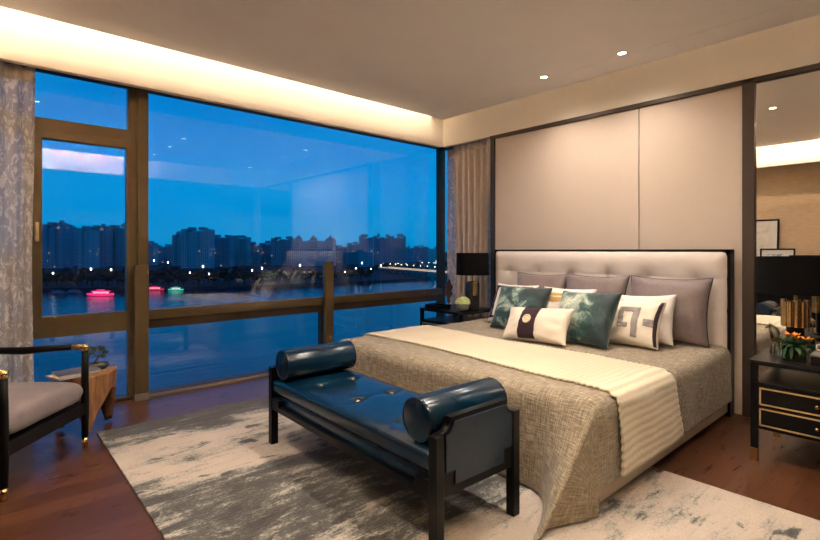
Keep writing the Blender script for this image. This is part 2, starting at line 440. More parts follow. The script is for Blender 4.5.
# ------------------------------------------------------------------ rug
b = BM(); bx(b, .57, 2.76, .05, 3.72, .0005, .012, .004); tag(obj('rug', b, rug_m), 'large cream and charcoal abstract rug under the bench and bed foot', 'rug')

# ------------------------------------------------------------------ bed
BX0, BX1, BY0, BY1, BT = 2.07, 4.02, 1.085, 3.19, .49
bed = thing('bed', 'double bed with pale tufted headboard in a black frame', 'bed', ((BX0+BX1)/2, (BY0+BY1)/2, 0))
cx, cy = bed.location.x, bed.location.y
b = BM(); bx(b, BX0-cx, BX1-cx, BY0-cy, BY1-cy, .03, .27, .012); obj('base', b, basefab, bed)
for sx in (.86, -.86):
    for sy in (1, -1):
        b = BM(); lathe(b, [(0,0), (.03,0), (.035,.03), (0,.03)], 16, (sx, sy*.95, .0 if sx > 0 else .0121)); obj('leg', b, black, bed)
b = BM(); bx(b, BX0+.02-cx, BX1-cx, BY0+.02-cy, BY1-.02-cy, .27, BT-.02, .05, None, 4); obj('mattress', b, whitefab, bed, True)
hb0, hb1 = 1.07, 3.20
b = BM()
bx(b, 4.02-cx, 4.12-cx, hb0-cy, hb0+.035-cy, .0, 1.205, .004); bx(b, 4.02-cx, 4.12-cx, hb1-.035-cy, hb1-cy, .0, 1.205, .004)
bx(b, 4.02-cx, 4.12-cx, hb0-cy, hb1-cy, 1.17, 1.205, .004)
obj('headboard_frame', b, black, bed)
tufts = [(hb0+.035+(i+.5)*(hb1-hb0-.07)/6, z) for i in range(6) for z in (.99,)] + [(hb0+.035+(i+.5)*(hb1-hb0-.07)/6, .76) for i in range(6)]
def hbf(u, v):
    y = hb0+.035+u*(hb1-hb0-.07); z = .28+v*(1.17-.28)
    e = min(u*(hb1-hb0-.07), (1-u)*(hb1-hb0-.07), v*.89, (1-v)*.89)
    x = 4.05 - .04*(1-math.exp(-e/.022))
    for ty, tz in tufts:
        d2 = ((y-ty)/.075)**2+((z-tz)/.06)**2
        if d2 < 9: x += .020*math.exp(-d2*.9) + .012*math.exp(-d2*6)
    x += .005*math.exp(-((z-.99)/.012)**2)*.6 + .003*math.exp(-((z-.76)/.012)**2)
    x += .0015*noise.noise(Vector((y*9, z*14, 1)))
    return (x-cx, y-cy, z)
b = BM(); grid(b, 200, 90, hbf); o = obj('headboard_panel', b, upholst, bed, True, [('SOLIDIFY', dict(thickness=.03, offset=-1))])
for ty, tz in tufts:
    b = BM(); ico(b, (4.038-cx, ty-cy, tz), .012, 2, (.5,1,1)); obj('button', b, upholst, bed, True)

# coverlet: a sheet with a rolled edge on the near side, far side and foot, and a fold falling forward at the near foot corner
R_ = .065
def roll(s):
    q = s+R_; L = R_*PI/2
    if q <= 0: return s, 0
    if q < L: a = q/R_; return -R_+R_*math.sin(a), R_*(1-math.cos(a))
    return 0, R_+q-L
SIDE, FOOT = .355, .52
def cover(sx, sy, lift=0, top=BT, flare=True):
    """sx: sheet distance beyond foot edge (neg = on the bed); sy: distance along Y sheet from near edge (neg = hanging)."""
    a = -sy; bfar = sy-(BY1-BY0)
    oa, da = roll(a); ob, db = roll(bfar); of, df = roll(sx)
    side = max(da, db)
    y = (BY0-oa-lift*(1 if da > .0 else 0)) if a > bfar else BY1+ob+lift*(1 if db > 0 else 0)
    x = BX0-of
    z = top+lift-((side**5+df**5)**.2 if side > 0 and df > 0 else max(side, df))
    ov = max(0, da-.03)
    if flare:
        if df > 0:
            if a >= 0: w = max(0, 1-(a/.34)**1.6)
            else: w = math.exp(-(a/.17)**2)
            far_ = .15*math.exp(-((bfar)/.2)**2)
            x -= (.84*max(0, df-.03)**1.1)*w + .10*df*far_ + .02*df*(1+math.sin(y*9))*(1-w)
            y += .20*df*w*min(1, max(0, (a+.1)/.2)) if a > -.1 else 0
        if da > .03 and df <= 0:
            y -= .012*math.sin(x*7.3)*da + .03*da
        elif da > .03:
            y -= .03*da
    w2 = 1 if z > top-.03 else .4
    z += w2*(.006*noise.noise(Vector((x*3.2, y*3.2, .3)))+.003*noise.noise(Vector((x*9, y*9, 2.3))))
    y -= .012*noise.noise(Vector((x*5, z*4, 7.7)))*(1 if da > .06 else 0)
    return Vector((x, y, max(z, .016)))
LX = BX1-BX0-.005
WY = BY1-BY0
def cov(u, v):
    sx = FOOT-.02 - u*(LX+FOOT-.02); sy = -SIDE + v*(WY+2*SIDE)
    return cover(sx, sy, .012)
b = BM(); grid(b, 110, 130, cov, lambda u, v: (u*(LX+FOOT), v*(WY+2*SIDE)))
tag(obj('coverlet', b, weave_m, None, True, [('SOLIDIFY', dict(thickness=.010, offset=1)), ('SUBSURF', dict(levels=1, render_levels=1))]),
    'taupe woven coverlet draped over the bed down to the floor', 'bedspread')
def thr(u, v):
    sy = -.345 + v*(WY+.345+.30)
    edge0 = 2.24+.10*(1-v)*0; edge1 = 2.93
    sk = (v-.3)*.10
    x0 = edge0+.0+.10*min(1,max(0,(v-.12)/.35))+sk*.3 + .006*math.sin(sy*2*PI/.035) + .018*math.sin(sy*5+1)
    x1 = edge1+sk*.9 + .006*math.sin(sy*2*PI/.035+1) + .02*math.sin(sy*4)
    if sy < 0: x1 += .10*min(1, -sy/.3)
    x = x0+u*(x1-x0)
    p = cover(BX0-x, sy, .020, BT+.006, False)
    if p.y < BY0: p.y -= .012+.022*(BY0+.02-p.y if False else 1)*min(1, max(0, (BT-p.z)/.3))
    p.z += .0012*math.sin(sy*2*PI/.035)
    return p
b = BM(); grid(b, 44, 300, thr, lambda u, v: (u*.7, v*2.8))
tag(obj('throw', b, throw_m, None, True, [('SOLIDIFY', dict(thickness=.012, offset=1))]), 'cream ribbed throw laid across the middle of the bed', 'blanket')

# pillows ------------------------------------------------------------
def pshape(u, v, w, h, t, side, seed=0, pin=.095):
    y = w/2*u*(1-pin*(1-v*v)); z = h/2*v*(1-pin*(1-u*u))+h/2
    k = max(0, (1-u*u)*(1-v*v))**.40
    x = side*t/2*k
    x += (.010*noise.noise(Vector((u*2.3+seed, v*2.3, side)))+.005*noise.noise(Vector((u*6+seed, v*6, side))))*min(1, k*2)
    return Vector((x, y, z))
def pillow_mesh(w, h, t, seed, n=26, pin=.095):
    b = BM()
    ed = lambda s: math.sin((s*2-1)*PI/2)
    for side in (-1, 1): grid(b, n, n, lambda p, q: pshape(ed(p), ed(q), w, h, t, side, seed, pin))
    bmesh.ops.remove_doubles(b, verts=b.verts, dist=.0008)
    return b
def patch(par, name, mat, w, h, t, seed, u0, u1, v0, v1, lift=.004, n=10, pin=.095, skew=0):
    b = BM()
    def f(p, q):
        u = u0+p*(u1-u0)+skew*(q-.5); v = v0+q*(v1-v0)
        c = pshape(u, v, w, h, t, -1, seed, pin); c.x -= lift; return c
    grid(b, n, n, f); return obj(name, b, mat, par, True, [('SOLIDIFY', dict(thickness=lift*.9, offset=0))])
def piping(par, mat, w, h, t, seed, r=.006, pin=.095):
    pts = []
    m_ = 14
    for k in range(m_): pts.append(pshape(-1+2*k/m_, -1, w, h, t, 1, seed, pin))
    for k in range(m_): pts.append(pshape(1, -1+2*k/m_, w, h, t, 1, seed, pin))
    for k in range(m_): pts.append(pshape(1-2*k/m_, 1, w, h, t, 1, seed, pin))
    for k in range(m_+1): pts.append(pshape(-1, 1-2*k/m_, w, h, t, 1, seed, pin))
    b = BM(); tube(b, pts, r, 8); return obj('piping', b, mat, par, True)
def pillow(label, loc, w, h, t, lean, yaw, mat, roll_=0, seed=0, pin=.095, cat='pillow', group=None):
    th = thing('pillow', label, cat, loc, 0, group)
    th.rotation_euler = (math.radians(roll_), math.radians(lean), math.radians(yaw))
    th.rotation_mode = 'XYZ'
    obj('cover', pillow_mesh(w, h, t, seed, 26, pin), mat, th, True)
    return th
PZ = BT+.028
g = 'mauve grey square pillows against the headboard'
for i, (y, lab, w, h) in enumerate([(1.43, 'mauve grey square pillow nearest the mirror, leaning on the headboard', .57, .49),
                              (2.02, 'mauve grey square pillow in the middle of the headboard', .56, .485),
                              (2.55, 'mauve grey square pillow nearest the window, leaning on the headboard', .54, .48)]):
    p = pillow(lab, (3.80, y, PZ), w, h, .20, 13, (3, 0, 0)[i], mauve, 0, 11+i, .095, 'pillow', g)
    piping(p, mauvedk, w, h, .20, 11+i)
p = pillow('white pillow with plum border behind the left green cushion', (3.60, 2.72, PZ), .46, .40, .17, 25, 0, whitefab, 0, 21)
for q in ((-.9,.9,.74,.84),(.76,.86,-.8,.8),(-.86,-.76,-.8,.8),(-.9,.9,-.84,-.74)): patch(p, 'border', plumfab, .46, .40, .17, 21, *q)
p = pillow('white pillow with ochre leaf print between the two green cushions', (3.56, 2.16, PZ), .48, .40, .17, 25, 2, whitefab, 0, 22)
patch(p, 'leaf_print', goldfab, .48, .40, .17, 22, -.15, .75, .25, .45, .003, 10, .095, .1); patch(p, 'leaf_print', goldfab, .48, .40, .17, 22, .0, .6, .55, .68, .003, 10, .095, .1)
p = pillow('plain white pillow behind the greek-key cushion on the right', (3.61, 1.515, PZ), .42, .375, .17, 22, 0, whitefab, -4, 23)
p = pillow('white cushion with grey greek-key pattern and dark edge', (3.43, 1.55, PZ), .44, .345, .17, 26, -4, creamfab, -2, 24)
for q in ((-.42,-.22,-.75,.55),(-.42,.2,.4,.62),(.1,.28,-.2,.62),(-.9,-.6,-.2,.1),(.55,.95,-.95,.1),(-.1,.28,-.36,-.16),(.45,.62,-.1,.8),(.45,.9,.62,.8)): patch(p, 'applique', greyfab, .44, .345, .17, 24, *q)
patch(p, 'edge_band', plumfab, .44, .345, .17, 24, -.985, -.90, -.95, .95)
p = pillow('green velvet cushion on the left of the bed, beside the window', (3.39, 2.48, PZ), .50, .41, .19, 28, 6, velvet(2.0, -.01), 0, 25)
p = pillow('green velvet cushion with pale patch in the middle of the bed', (3.22, 1.82, PZ), .50, .42, .19, 28, -8, velvet(5.3, -.10), -2, 26)
p = pillow('cream lumbar cushion with plum band and round medallion', (3.05, 2.08, PZ), .57, .28, .17, 30, -4, creamfab, -4, 27)
patch(p, 'band', plumfab, .57, .28, .17, 27, -.16, .38, -.97, .97, .005, 16)
c = pshape(.11, .05, .57, .28, .17, -1, 27)
b = BM(); lathe(b, [(0,.006), (.012,.007), (.016,.004), (.022,.004), (.026,.008), (.034,.006), (.036,0), (0,0)], 28, (0,0,0), Matrix.Translation(c+Vector((-.006,0,0))) @ Matrix.Rotation(-PI/2, 4, 'Y'))
obj('medallion', b, plain('ivory_medallion', (220,206,176), .5), p, True)

# ------------------------------------------------------------------ bench
bench = thing('bench', 'long blue leather bench with black frame at the foot of the bed', 'bench', (1.572, 2.055, .012), math.radians(-1.2))
HX, HY = .2375, .7375
lg = .022
for sx in (-1, 1):
    for sy in (-1, 1):
        b = BM(); bx(b, sx*HX-lg, sx*HX+lg, sy*(HY-.01)-lg, sy*(HY-.01)+lg, 0, .47, .003); obj('leg', b, black, bench)
for sy in (-1, 1):
    prof = [(-HX, .225), (HX, .225), (HX, .47)]
    for k in range(7):
        a = k/6*PI/2; prof.append((HX-.02-.045*math.sin(a), .475+.055*(1-math.cos(a))))
    for k in range(7):
        a = PI/2-k/6*PI/2; prof.append((-HX+.02+.045*math.sin(a), .475+.055*(1-math.cos(a))))
    prof.append((-HX, .47))
    y0 = sy*(HY-.032); y1 = sy*(HY+.004)
    b = BM(); prism(b, prof, lambda a, z, d: (a, d, z), min(y0,y1), max(y0,y1))
    fr = obj('end_panel', b, black, bench)
    ins = [(-HX+.085, .262), (HX-.085, .262), (HX-.085, .32), (HX-.034, .32), (HX-.034, .468)]
    for k in range(7):
        a = k/6*PI/2; ins.append((HX-.034-.042*math.sin(a), .468+.045*(1-math.cos(a))))
    for k in range(7):
        a = PI/2-k/6*PI/2; ins.append((-HX+.034+.042*math.sin(a), .468+.045*(1-math.cos(a))))
    ins += [(-HX+.034, .468), (-HX+.034, .32), (-HX+.085, .32)]
    y2 = sy*(HY+.011); b = BM(); prism(b, ins, lambda a, z, d: (a, d, z), min(y1,y2), max(y1,y2))
    obj('leather_inset', b, leather, fr, False, [('BEVEL', dict(width=.004, segments=2, limit_method='ANGLE'))])
b = BM()
for sx in (-1, 1):
    bx(b, sx*HX-.018, sx*HX+.018, -HY+.03, HY-.03, .215, .25, .003)
    for sy in (-1, 1): bx(b, sx*HX-.0185, sx*HX+.0185, sy*(HY-.03)-(.09 if sy > 0 else 0), sy*(HY-.03)+(.09 if sy < 0 else 0), .24, .285, .003)
obj('rail', b, black, bench)
b = BM(); bx(b, -HX+.002, HX-.002, -HY+.035, HY-.035, .245, .312, .008); obj('apron', b, leather, bench, True)
btn = [(x, y) for x in (-.105, .115) for y in (-.40, 0.0, .38)]
def seatf(u, v):
    x = -HX-.012+u*(2*HX+.024); y = -HY+.036+v*(2*HY-.072)
    e = min(u*(2*HX), (1-u)*2*HX, v*2*HY, (1-v)*2*HY)
    z = .388+.020*(1-math.exp(-e/.02)) + .006*math.sin(PI*u)*math.sin(PI*v)
    for bx_, by_ in btn:
        d2 = ((x-bx_)**2+(y-by_)**2)
        z -= .012*math.exp(-d2/.0018)
        z -= .004*math.exp(-((x-bx_)**2)/.012)*math.exp(-(y-by_)**2/.0006)
    return (x, y, z)
b = BM(); V = grid(b, 44, 120, seatf)
nu, nv = 44, 120
loop = [V[i][0] for i in range(nu)]+[V[nu][j] for j in range(nv)]+[V[i][nv] for i in range(nu, 0, -1)]+[V[0][j] for j in range(nv, 0, -1)]
sgn = lambda t: (1 if t > 0 else -1)
m1 = [b.verts.new((v.co.x+.003*sgn(v.co.x)*(abs(v.co.x) > HX), v.co.y, v.co.z-.012)) for v in loop]; m2 = [b.verts.new((v.co.x+.003*sgn(v.co.x)*(abs(v.co.x) > HX), v.co.y, .334)) for v in loop]
low = [b.verts.new((v.co.x*.985, v.co.y*.998, .322)) for v in loop]; bot = [b.verts.new((v.co.x*.95, v.co.y*.99, .312)) for v in loop]
for i in range(len(loop)):
    j = (i+1) % len(loop)
    b.faces.new((loop[i], loop[j], m1[j], m1[i])); b.faces.new((m1[i], m1[j], m2[j], m2[i])); b.faces.new((m2[i], m2[j], low[j], low[i])); b.faces.new((low[i], low[j], bot[j], bot[i]))
b.faces.new(bot)
obj('seat', b, leather, bench, True)
for x, y in btn:
    b = BM(); lathe(b, [(0,.006), (.007,.005), (.011,.001), (.011,-.004), (0,-.004)], 16, (x, y, .404)); obj('button', b, plain('dull_brass_button', (150,136,110), .35, .8), bench, True)
bmw = bench.matrix_basis
def bolster(sy, label):
    t = thing('bolster_cushion', label, 'cushion', (0,0,0), math.radians(-1.2), 'blue leather bolsters on the bench')
    p = Matrix.Translation((1.572, 2.055, .012)) @ Matrix.Rotation(math.radians(-1.2), 4, 'Z') @ Vector((0, sy*(HY-.036-.093), .410)); t.location = p
    M = Matrix.Translation((0,0,.090)) @ Matrix.Rotation(PI/2, 4, 'Y')
    b = BM(); lathe(b, [(0,-.236), (.08,-.236), (.087,-.233), (.090,-.226), (.091,0), (.090,.226), (.087,.233), (.08,.236), (0,.236)], 40, (0,0,0), M); obj('cover', b, leather, t, True)
    for s in (-1, 1):
        b = BM(); tube(b, [M @ Vector((.086*math.cos(2*PI*k/36), .086*math.sin(2*PI*k/36), s*.234)) for k in range(37)], .004, 8); obj('piping', b, leather, t, True)
bolster(1, 'blue leather bolster on the bench end nearest the window'); bolster(-1, 'blue leather bolster on the bench end nearest the camera')

# ------------------------------------------------------------------ armchair
ch = thing('armchair', 'black wooden armchair with mauve grey seat and gold fittings', 'armchair', (.28, 3.27, 0), math.radians(51.7))
for sx in (-1, 1):
    x = sx*.318
    b = BM(); tube(b, [(x,0,.055), (x,0,.25), (x,.0,.45), (x,0,.595)], [.017,.022,.020,.017], 14); lgo = obj('leg', b, blackw, ch, True)
    b = BM(); tube(b, [(x,0,0), (x,0,.06)], [.014,.0185], 14); obj('ferrule', b, gold, lgo, True)
    b = BM(); tube(b, [(x,0,.585), (x,0,.625)], [.021,.021], 14); tube(b, [(x,-.012,.61), (x,.07,.61)], .019, 14); obj('arm_joint', b, gold, lgo, True)
    b = BM(); tube(b, [(x,.60,.055), (x,.58,.25), (x,.60,.5), (x,.68,.80)], [.016,.021,.020,.015], 14); lgo = obj('leg', b, blackw, ch, True)
    b = BM(); tube(b, [(x,.603,0), (x,.60,.06)], [.014,.018], 14); obj('ferrule', b, gold, lgo, True)
    b = BM(); tube(b, [(x,.06,.61), (x,.2,.603), (x,.36,.59), (x,.5,.592), (x,.62,.60)], [.017,.020,.023,.021,.017], 14); obj('arm', b, blackw, ch, True)
b = BM(); bx(b, -.31,.31,-.012,.02,.205,.275,.005); bx(b, -.31,.31,.57,.60,.205,.275,.005)
for sx in (-1,1): bx(b, sx*.318-.014, sx*.318+.014, .0,.59,.205,.275,.005)
bx(b, -.30,.30,.0,.58,.255,.272)
obj('seat_frame', b, blackw, ch)
b = BM()
ed = lambda s: math.sin((s*2-1)*PI/2)
def cu(p, q, side):
    u, v = ed(p), ed(q)
    k = max(0, (1-u**12)*(1-v**12))**.33
    return Vector((u*.292, .285+v*.29, .348+side*(.070*k)+(.016*(1-u*u)*(1-v*v) if side > 0 else 0)+.003*noise.noise(Vector((u*3,v*3,0)))))
for side in (-1, 1): grid(b, 30, 30, lambda p, q: cu(p, q, side))
bmesh.ops.remove_doubles(b, verts=b.verts, dist=.0008)
obj('seat_cushion', b, chairfab, ch, True)
bq = pillow_mesh(.56, .40, .11, 31, 22, .02)
o = obj('back_cushion', bq, chairfab, ch, True); o.location = (0,.58,.42); o.rotation_euler = (math.radians(-14), 0, math.radians(90))
o.rotation_mode = 'ZXY'; o.rotation_euler = (0, 0, math.radians(90)); 
o.matrix_local = Matrix.Translation((0,.555,.43)) @ Matrix.Rotation(math.radians(-12), 4, 'X') @ Matrix.Rotation(PI/2, 4, 'Z')
b = BM(); tube(b, [(-.318,.68,.79), (0,.70,.80), (.318,.68,.79)], .017, 12); obj('back_rail', b, blackw, ch, True)

# ------------------------------------------------------------------ stump table
st = thing('side_table', 'carved tree stump side table by the window', 'table', (.53, 3.88, 0))
b = BM()
def stf(u, v):
    th = 2*PI*u; arch = abs(math.sin(1.5*(th+1.62)))**.85*.27
    z = arch+(.385-arch)*v
    r = .178-.012*math.sin(PI*(z/.39))+.02*(.385-z)*1.2
    r += .010*noise.noise(Vector((math.cos(th)*2.2, math.sin(th)*2.2, z*1.5)))+.004*noise.noise(Vector((math.cos(th)*9, math.sin(th)*9, z*3)))
    return Vector((r*math.cos(th), r*math.sin(th), z))
grid(b, 96, 20, stf); bmesh.ops.remove_doubles(b, verts=b.verts, dist=.0003)
def stin(u, v):
    th = 2*PI*u; arch = abs(math.sin(1.5*(th+1.62)))**.85*.27
    z = arch+(.30-arch)*v if arch < .3 else .3
    p = stf(u, 0); r = math.hypot(p.x, p.y)-.05
    return Vector((r*math.cos(th), r*math.sin(th), z))
top = [b.verts.new(stf(k/96, 1)+Vector((0,0,.0))) for k in range(96)]
b.faces.new(top)
grid(b, 96, 6, stin)
bot_o = [stf(k/96, 0) for k in range(97)]; bot_i = [stin(k/96, 0) for k in range(97)]
grid(b, 96, 1, lambda u, v: bot_o[round(u*96)] if v == 0 else bot_i[round(u*96)])
cap = [b.verts.new(stin(k/96, 1)) for k in range(96)]; b.faces.new(cap)
bmesh.ops.remove_doubles(b, verts=b.verts, dist=.0005)
obj('stump_body', b, stump_m, st, True)
for i, (dx, dy, rz, z, w, h, lab, mt) in enumerate([(.45, 3.80, .35, .386, .24, .17, 'white magazine lying under another on the stump table', paper), (.47, 3.80, .15, .401, .23, .16, 'grey covered magazine on top of the stump table pile', None)]):
    t = thing('magazine', lab, 'magazine', (dx, dy, z), rz)
    b = BM(); bx(b, -w/2, w/2, -h/2, h/2, 0.001, .012, .001); obj('pages', b, paper, t)
    b = BM(); bx(b, -w/2-.002, w/2+.002, -h/2-.002, h/2+.002, .012, .0145); obj('front_cover', b, mt or plain('grey_print', (108,104,106), .4, 0, .4, 25), t)
bn = thing('bonsai', 'small bonsai in a teal oval dish on the stump table', 'plant', (.60, 3.90, .386))
b = BM(); lathe(b, [(0,.0), (.05,.0), (.062,.012), (.068,.036), (.062,.036), (.056,.02), (0,.018)], 28, (0,0,0), None, .8); obj('dish', b, teal, bn, True)
b = BM(); lathe(b, [(0,.036), (.04,.034), (.059,.028), (0,.022)], 20, (0,0,0), None, .8); obj('soil', b, plain('tan_moss', (120,98,62), .9, 0, .3, 60), bn, True)
b = BM(); tube(b, [(0,0,.03), (-.012,0,.055), (.008,.004,.08), (-.02,0,.105), (-.045,0,.115)], [.010,.008,.006,.004,.002], 8); tube(b, [(.008,.004,.08), (.03,.0,.105), (.05,0,.10)], [.005,.003,.002], 8); obj('trunk', b, plain('bark', (74,58,42), .8), bn, True)
b = BM()
for c, r in (((-.045,0,.118),.026), ((-.015,.01,.135),.026), ((.02,0,.138),.022), ((.045,0,.115),.024), ((-.06,0,.10),.018), ((.03,-.01,.085),.014)):
    for k in range(60):
        d = Vector((random.gauss(0,1), random.gauss(0,1), random.gauss(0,.6))).normalized()*r*random.uniform(.5,1.1)
        p = Vector(c)+d; q = Vector((random.uniform(-1,1), random.uniform(-1,1), random.uniform(-.3,.6)))*.016
        s = d.orthogonal().normalized()*.007
        vs = [b.verts.new(p-s*.3), b.verts.new(p+q*.5+s), b.verts.new(p+q), b.verts.new(p+q*.5-s)]
        b.faces.new(vs)
obj('foliage', b, plain('bonsai_leaf', (66,82,46), .6, 0, .3), bn)

# ------------------------------------------------------------------ nightstands
def nightstand(loc, label):
    """front faces -X; width .6 along Y, depth .56 along X; origin centre of footprint"""
    t = thing('nightstand', label, 'nightstand', loc)
    X, Y = .28, .30
    for sx in (-1, 1):
        for sy in (-1, 1):
            x, y = sx*(X-.018), sy*(Y-.018)
            b = BM(); bx(b, x-.017, x+.017, y-.017, y+.017, .07, .55, .003); l_ = obj('leg', b, black, t)
            b = BM(); bx(b, x-.0175, x+.0175, y-.0175, y+.0175, 0, .075, .002); obj('ferrule', b, gold, l_)
    ch = .05
    oct_ = [(-X-.01,-Y+ch), (-X+ch,-Y-.01), (X-ch,-Y-.01), (X+.01,-Y+ch), (X+.01,Y-ch), (X-ch,Y+.01), (-X+ch,Y+.01), (-X-.01,Y-ch)]
    oct_ = [(-X-.012,-Y-.012+.02), (-X+.02-.012,-Y-.012), (X+.012,-Y-.012), (X+.012,Y+.012), (-X+.02-.012,Y+.012), (-X-.012,Y+.012-.02)]
    b = BM(); prism(b, oct_, lambda a, c, d: (a, c, d), .55, .575); obj('top', b, black, t, False, [('BEVEL', dict(width=.004, segments=2, limit_method='ANGLE'))])
    b = BM(); bx(b, -X+.002, X-.002, -Y+.004, Y-.004, .436, .452, .003); obj('shelf', b, black, t)
    b = BM(); bx(b, -X+.012, X-.005, -Y+.01, Y-.01, .185, .436, .003); obj('body', b, black, t)
    for z0, z1 in ((.322, .428), (.205, .312)):
        b = BM(); bx(b, -X-.002, -X+.014, -Y+.04, Y-.04, z0, z1, .002); d = obj('drawer', b, black, t)
        b = BM(); th = .008
        for q in ((-Y+.045, Y-.045, z0+.004, z0+.004+th), (-Y+.045, Y-.045, z1-.004-th, z1-.004), (-Y+.045, -Y+.045+th, z0+.004, z1-.004), (Y-.045-th, Y-.045, z0+.004, z1-.004)):
            bx(b, -X-.005, -X-.001, *q)
        obj('gold_border', b, goldtrim, d)
        b = BM(); zc = (z0+z1)/2
        for yy in (-.0,):
            lathe(b, [(0,.024), (.007,.023), (.011,.017), (.010,.011), (.005,.008), (.005,0), (0,0)], 16, (0,0,0), Matrix.Translation((-X-.002, yy, zc)) @ Matrix.Rotation(-PI/2, 4, 'Y'))
        obj('knob', b, gold, d, True)
    return t
nightstand((3.575, .48, 0), 'black nightstand with two gold-edged drawers by the mirror')
nightstand((3.845, 3.555, 0), 'black nightstand on the window side of the bed')

def shade(t, r, z0, z1):
    b = BM(); lathe(b, [(r,z0), (r*.985,z1), (r*.97,z1), (r*.985,z0), (r,z0)], 48); s = obj('lamp_shade', b, shadeblk, t, True, [('EDGE_SPLIT', {})])
    b = BM(); tube(b, [(-r*.98,0,z1-.02), (r*.98,0,z1-.02)], .003, 6); tube(b, [(0,-r*.98,z1-.02), (0,r*.98,z1-.02)], .003, 6); obj('shade_spider', b, gold, s)
lp = thing('table_lamp', 'black drum table lamp with fluted gold body by the mirror', 'lamp', (3.68, .640, .575))
b = BM(); lathe(b, [(0,0), (.058,0), (.058,.012), (.045,.016), (.045,.165), (0,.165)], 32); obj('base', b, black, lp, False)
b = BM()
for k in range(11):
    a = 2*PI*k/11; tube(b, [(.056*math.cos(a), .056*math.sin(a), .165), (.056*math.cos(a), .056*math.sin(a), .315+(.012 if k % 3 == 0 else 0))], .0155, 14)
lathe(b, [(0,.165), (.05,.165), (.05,.30), (0,.30)], 24); obj('gold_body', b, gold, lp, False)
b = BM(); tube(b, [(0,0,.30), (0,0,.565)], .009, 12); obj('stem', b, gold, lp)
shade(lp, .205, .365, .585)
lp = thing('table_lamp', 'black drum table lamp in front of the curtain at window side', 'lamp', (3.86, 3.36, .575))
b = BM(); lathe(b, [(0,0), (.07,0), (.074,.01), (.074,.26), (.066,.29), (.02,.30), (0,.30)], 32); obj('base', b, plain('charcoal_glaze', (38,35,36), .35), lp, True, [('EDGE_SPLIT', {})])
b = BM(); bx(b, -.092, -.060, -.04, .008, .15, .295, .004, Matrix.Rotation(math.radians(48), 4, 'Z')); obj('gold_plaque', b, gold, lp)
b = BM(); tube(b, [(0,0,.295), (0,0,.565)], .008, 12); obj('stem', b, gold, lp)
shade(lp, .17, .365, .595)

pl = thing('flower_planter', 'orange flowers in a dark square glass planter on the right nightstand', 'plant', (3.46, .60, .575))
b = BM(); bx(b, -.055,.055,-.055,.055,0,.085,.006); obj('planter', b, plain('smoked_glass', (22,30,26), .12, 0, .1, 20, Coat_Weight=.6), pl)
def leaf(b, p, d, L, wd):
    d = Vector(d).normalized(); s = d.cross(Vector((0,0,1)));  s = s.normalized() if s.length > .05 else Vector((1,0,0)); n_ = s.cross(d)
    P = [Vector(p)+d*L*t+n_*(-.9*L*(t*t)*.35) for t in (0,.35,.7,1)]
    ws = (.15,1,.75,0)
    L_ = [b.verts.new(q+s*wd*w_/2) for q, w_ in zip(P[:3], ws)]; R2 = [b.verts.new(q-s*wd*w_/2) for q, w_ in zip(P[:3], ws)]; tip = b.verts.new(P[3])
    for i in range(2): b.faces.new((L_[i], L_[i+1], R2[i+1], R2[i]))
    b.faces.new((L_[2], tip, R2[2]))
b = BM()
for k in range(70):
    a = random.uniform(0, 2*PI); leaf(b, (.03*math.cos(a)*random.random(), .03*math.sin(a)*random.random(), .085), (math.cos(a), math.sin(a), random.uniform(-.2,1.3)), random.uniform(.05,.10), .022)
for k in range(20):
    a = random.uniform(0, 2*PI); leaf(b, (.06*math.cos(a), .06*math.sin(a), .088), (math.cos(a)*.6, math.sin(a)*.6, -1), random.uniform(.04,.08), .018)
obj('foliage', b, leafm, pl)
for c in ((.0,.03,.125), (-.02,-.015,.115), (.02,-.05,.105), (.03,.01,.12)):
    b = BM()
    for k in range(9):
        a = 2*PI*k/9+random.random(); leaf(b, c, (math.cos(a)*.6, math.sin(a)*.6, .9), random.uniform(.035,.05), .018)
    obj('flower', b, orange, pl)
fg = thing('animal_figurine', 'small bronze giraffe-like figurine standing beside the orange flowers', 'figurine', (3.60, .715, .575), math.radians(150))
b = BM()
for x in (-.028, .028):
    for y in (-.011, .011): tube(b, [(x*1.1,y,0), (x,y,.05), (x*.85,y,.075)], [.004,.004,.007], 8)
tube(b, [(-.034,0,.078), (-.01,0,.083), (.022,0,.088), (.036,0,.098)], [.012,.016,.017,.012], 10)
tube(b, [(.030,0,.092), (.044,0,.13), (.052,0,.168)], [.012,.008,.0065], 10); tube(b, [(.046,0,.172), (.060,0,.170), (.080,0,.160)], [.008,.009,.005], 10)
tube(b, [(.050,.005,.176), (.048,.006,.190)], [.003,.001], 6); tube(b, [(.050,-.005,.176), (.048,-.006,.190)], [.003,.001], 6)
tube(b, [(-.034,0,.082), (-.044,0,.06), (-.044,0,.045)], [.003,.002,.003], 6)
obj('figure', b, plain('aged_bronze', (120,100,66), .4, .7), fg, True)
bxo = thing('box', 'dark keepsake box with pale lid at the right edge of the nightstand', 'box', (3.42, .46, .575))
b = BM(); bx(b, -.06,.06,-.06,.06,0,.05,.003); obj('body', b, blackw, bxo)
b = BM(); bx(b, -.062,.062,-.062,.062,.05,.06,.003); obj('lid', b, greydish, bxo)
cp = thing('cup', 'white cup standing on the dark box on the right nightstand', 'cup', (3.42, .455, .635))
b = BM(); lathe(b, [(0,0), (.024,0), (.03,.01), (.032,.06), (.029,.06), (.027,.012), (0,.01)], 24); obj('bowl', b, plain('porcelain', (214,204,196), .3), cp, True)
b = BM(); tube(b, [(0,.03,.05), (0,.048,.045), (0,.048,.022), (0,.029,.016)], .004, 8); obj('handle', b, paper, cp, True)

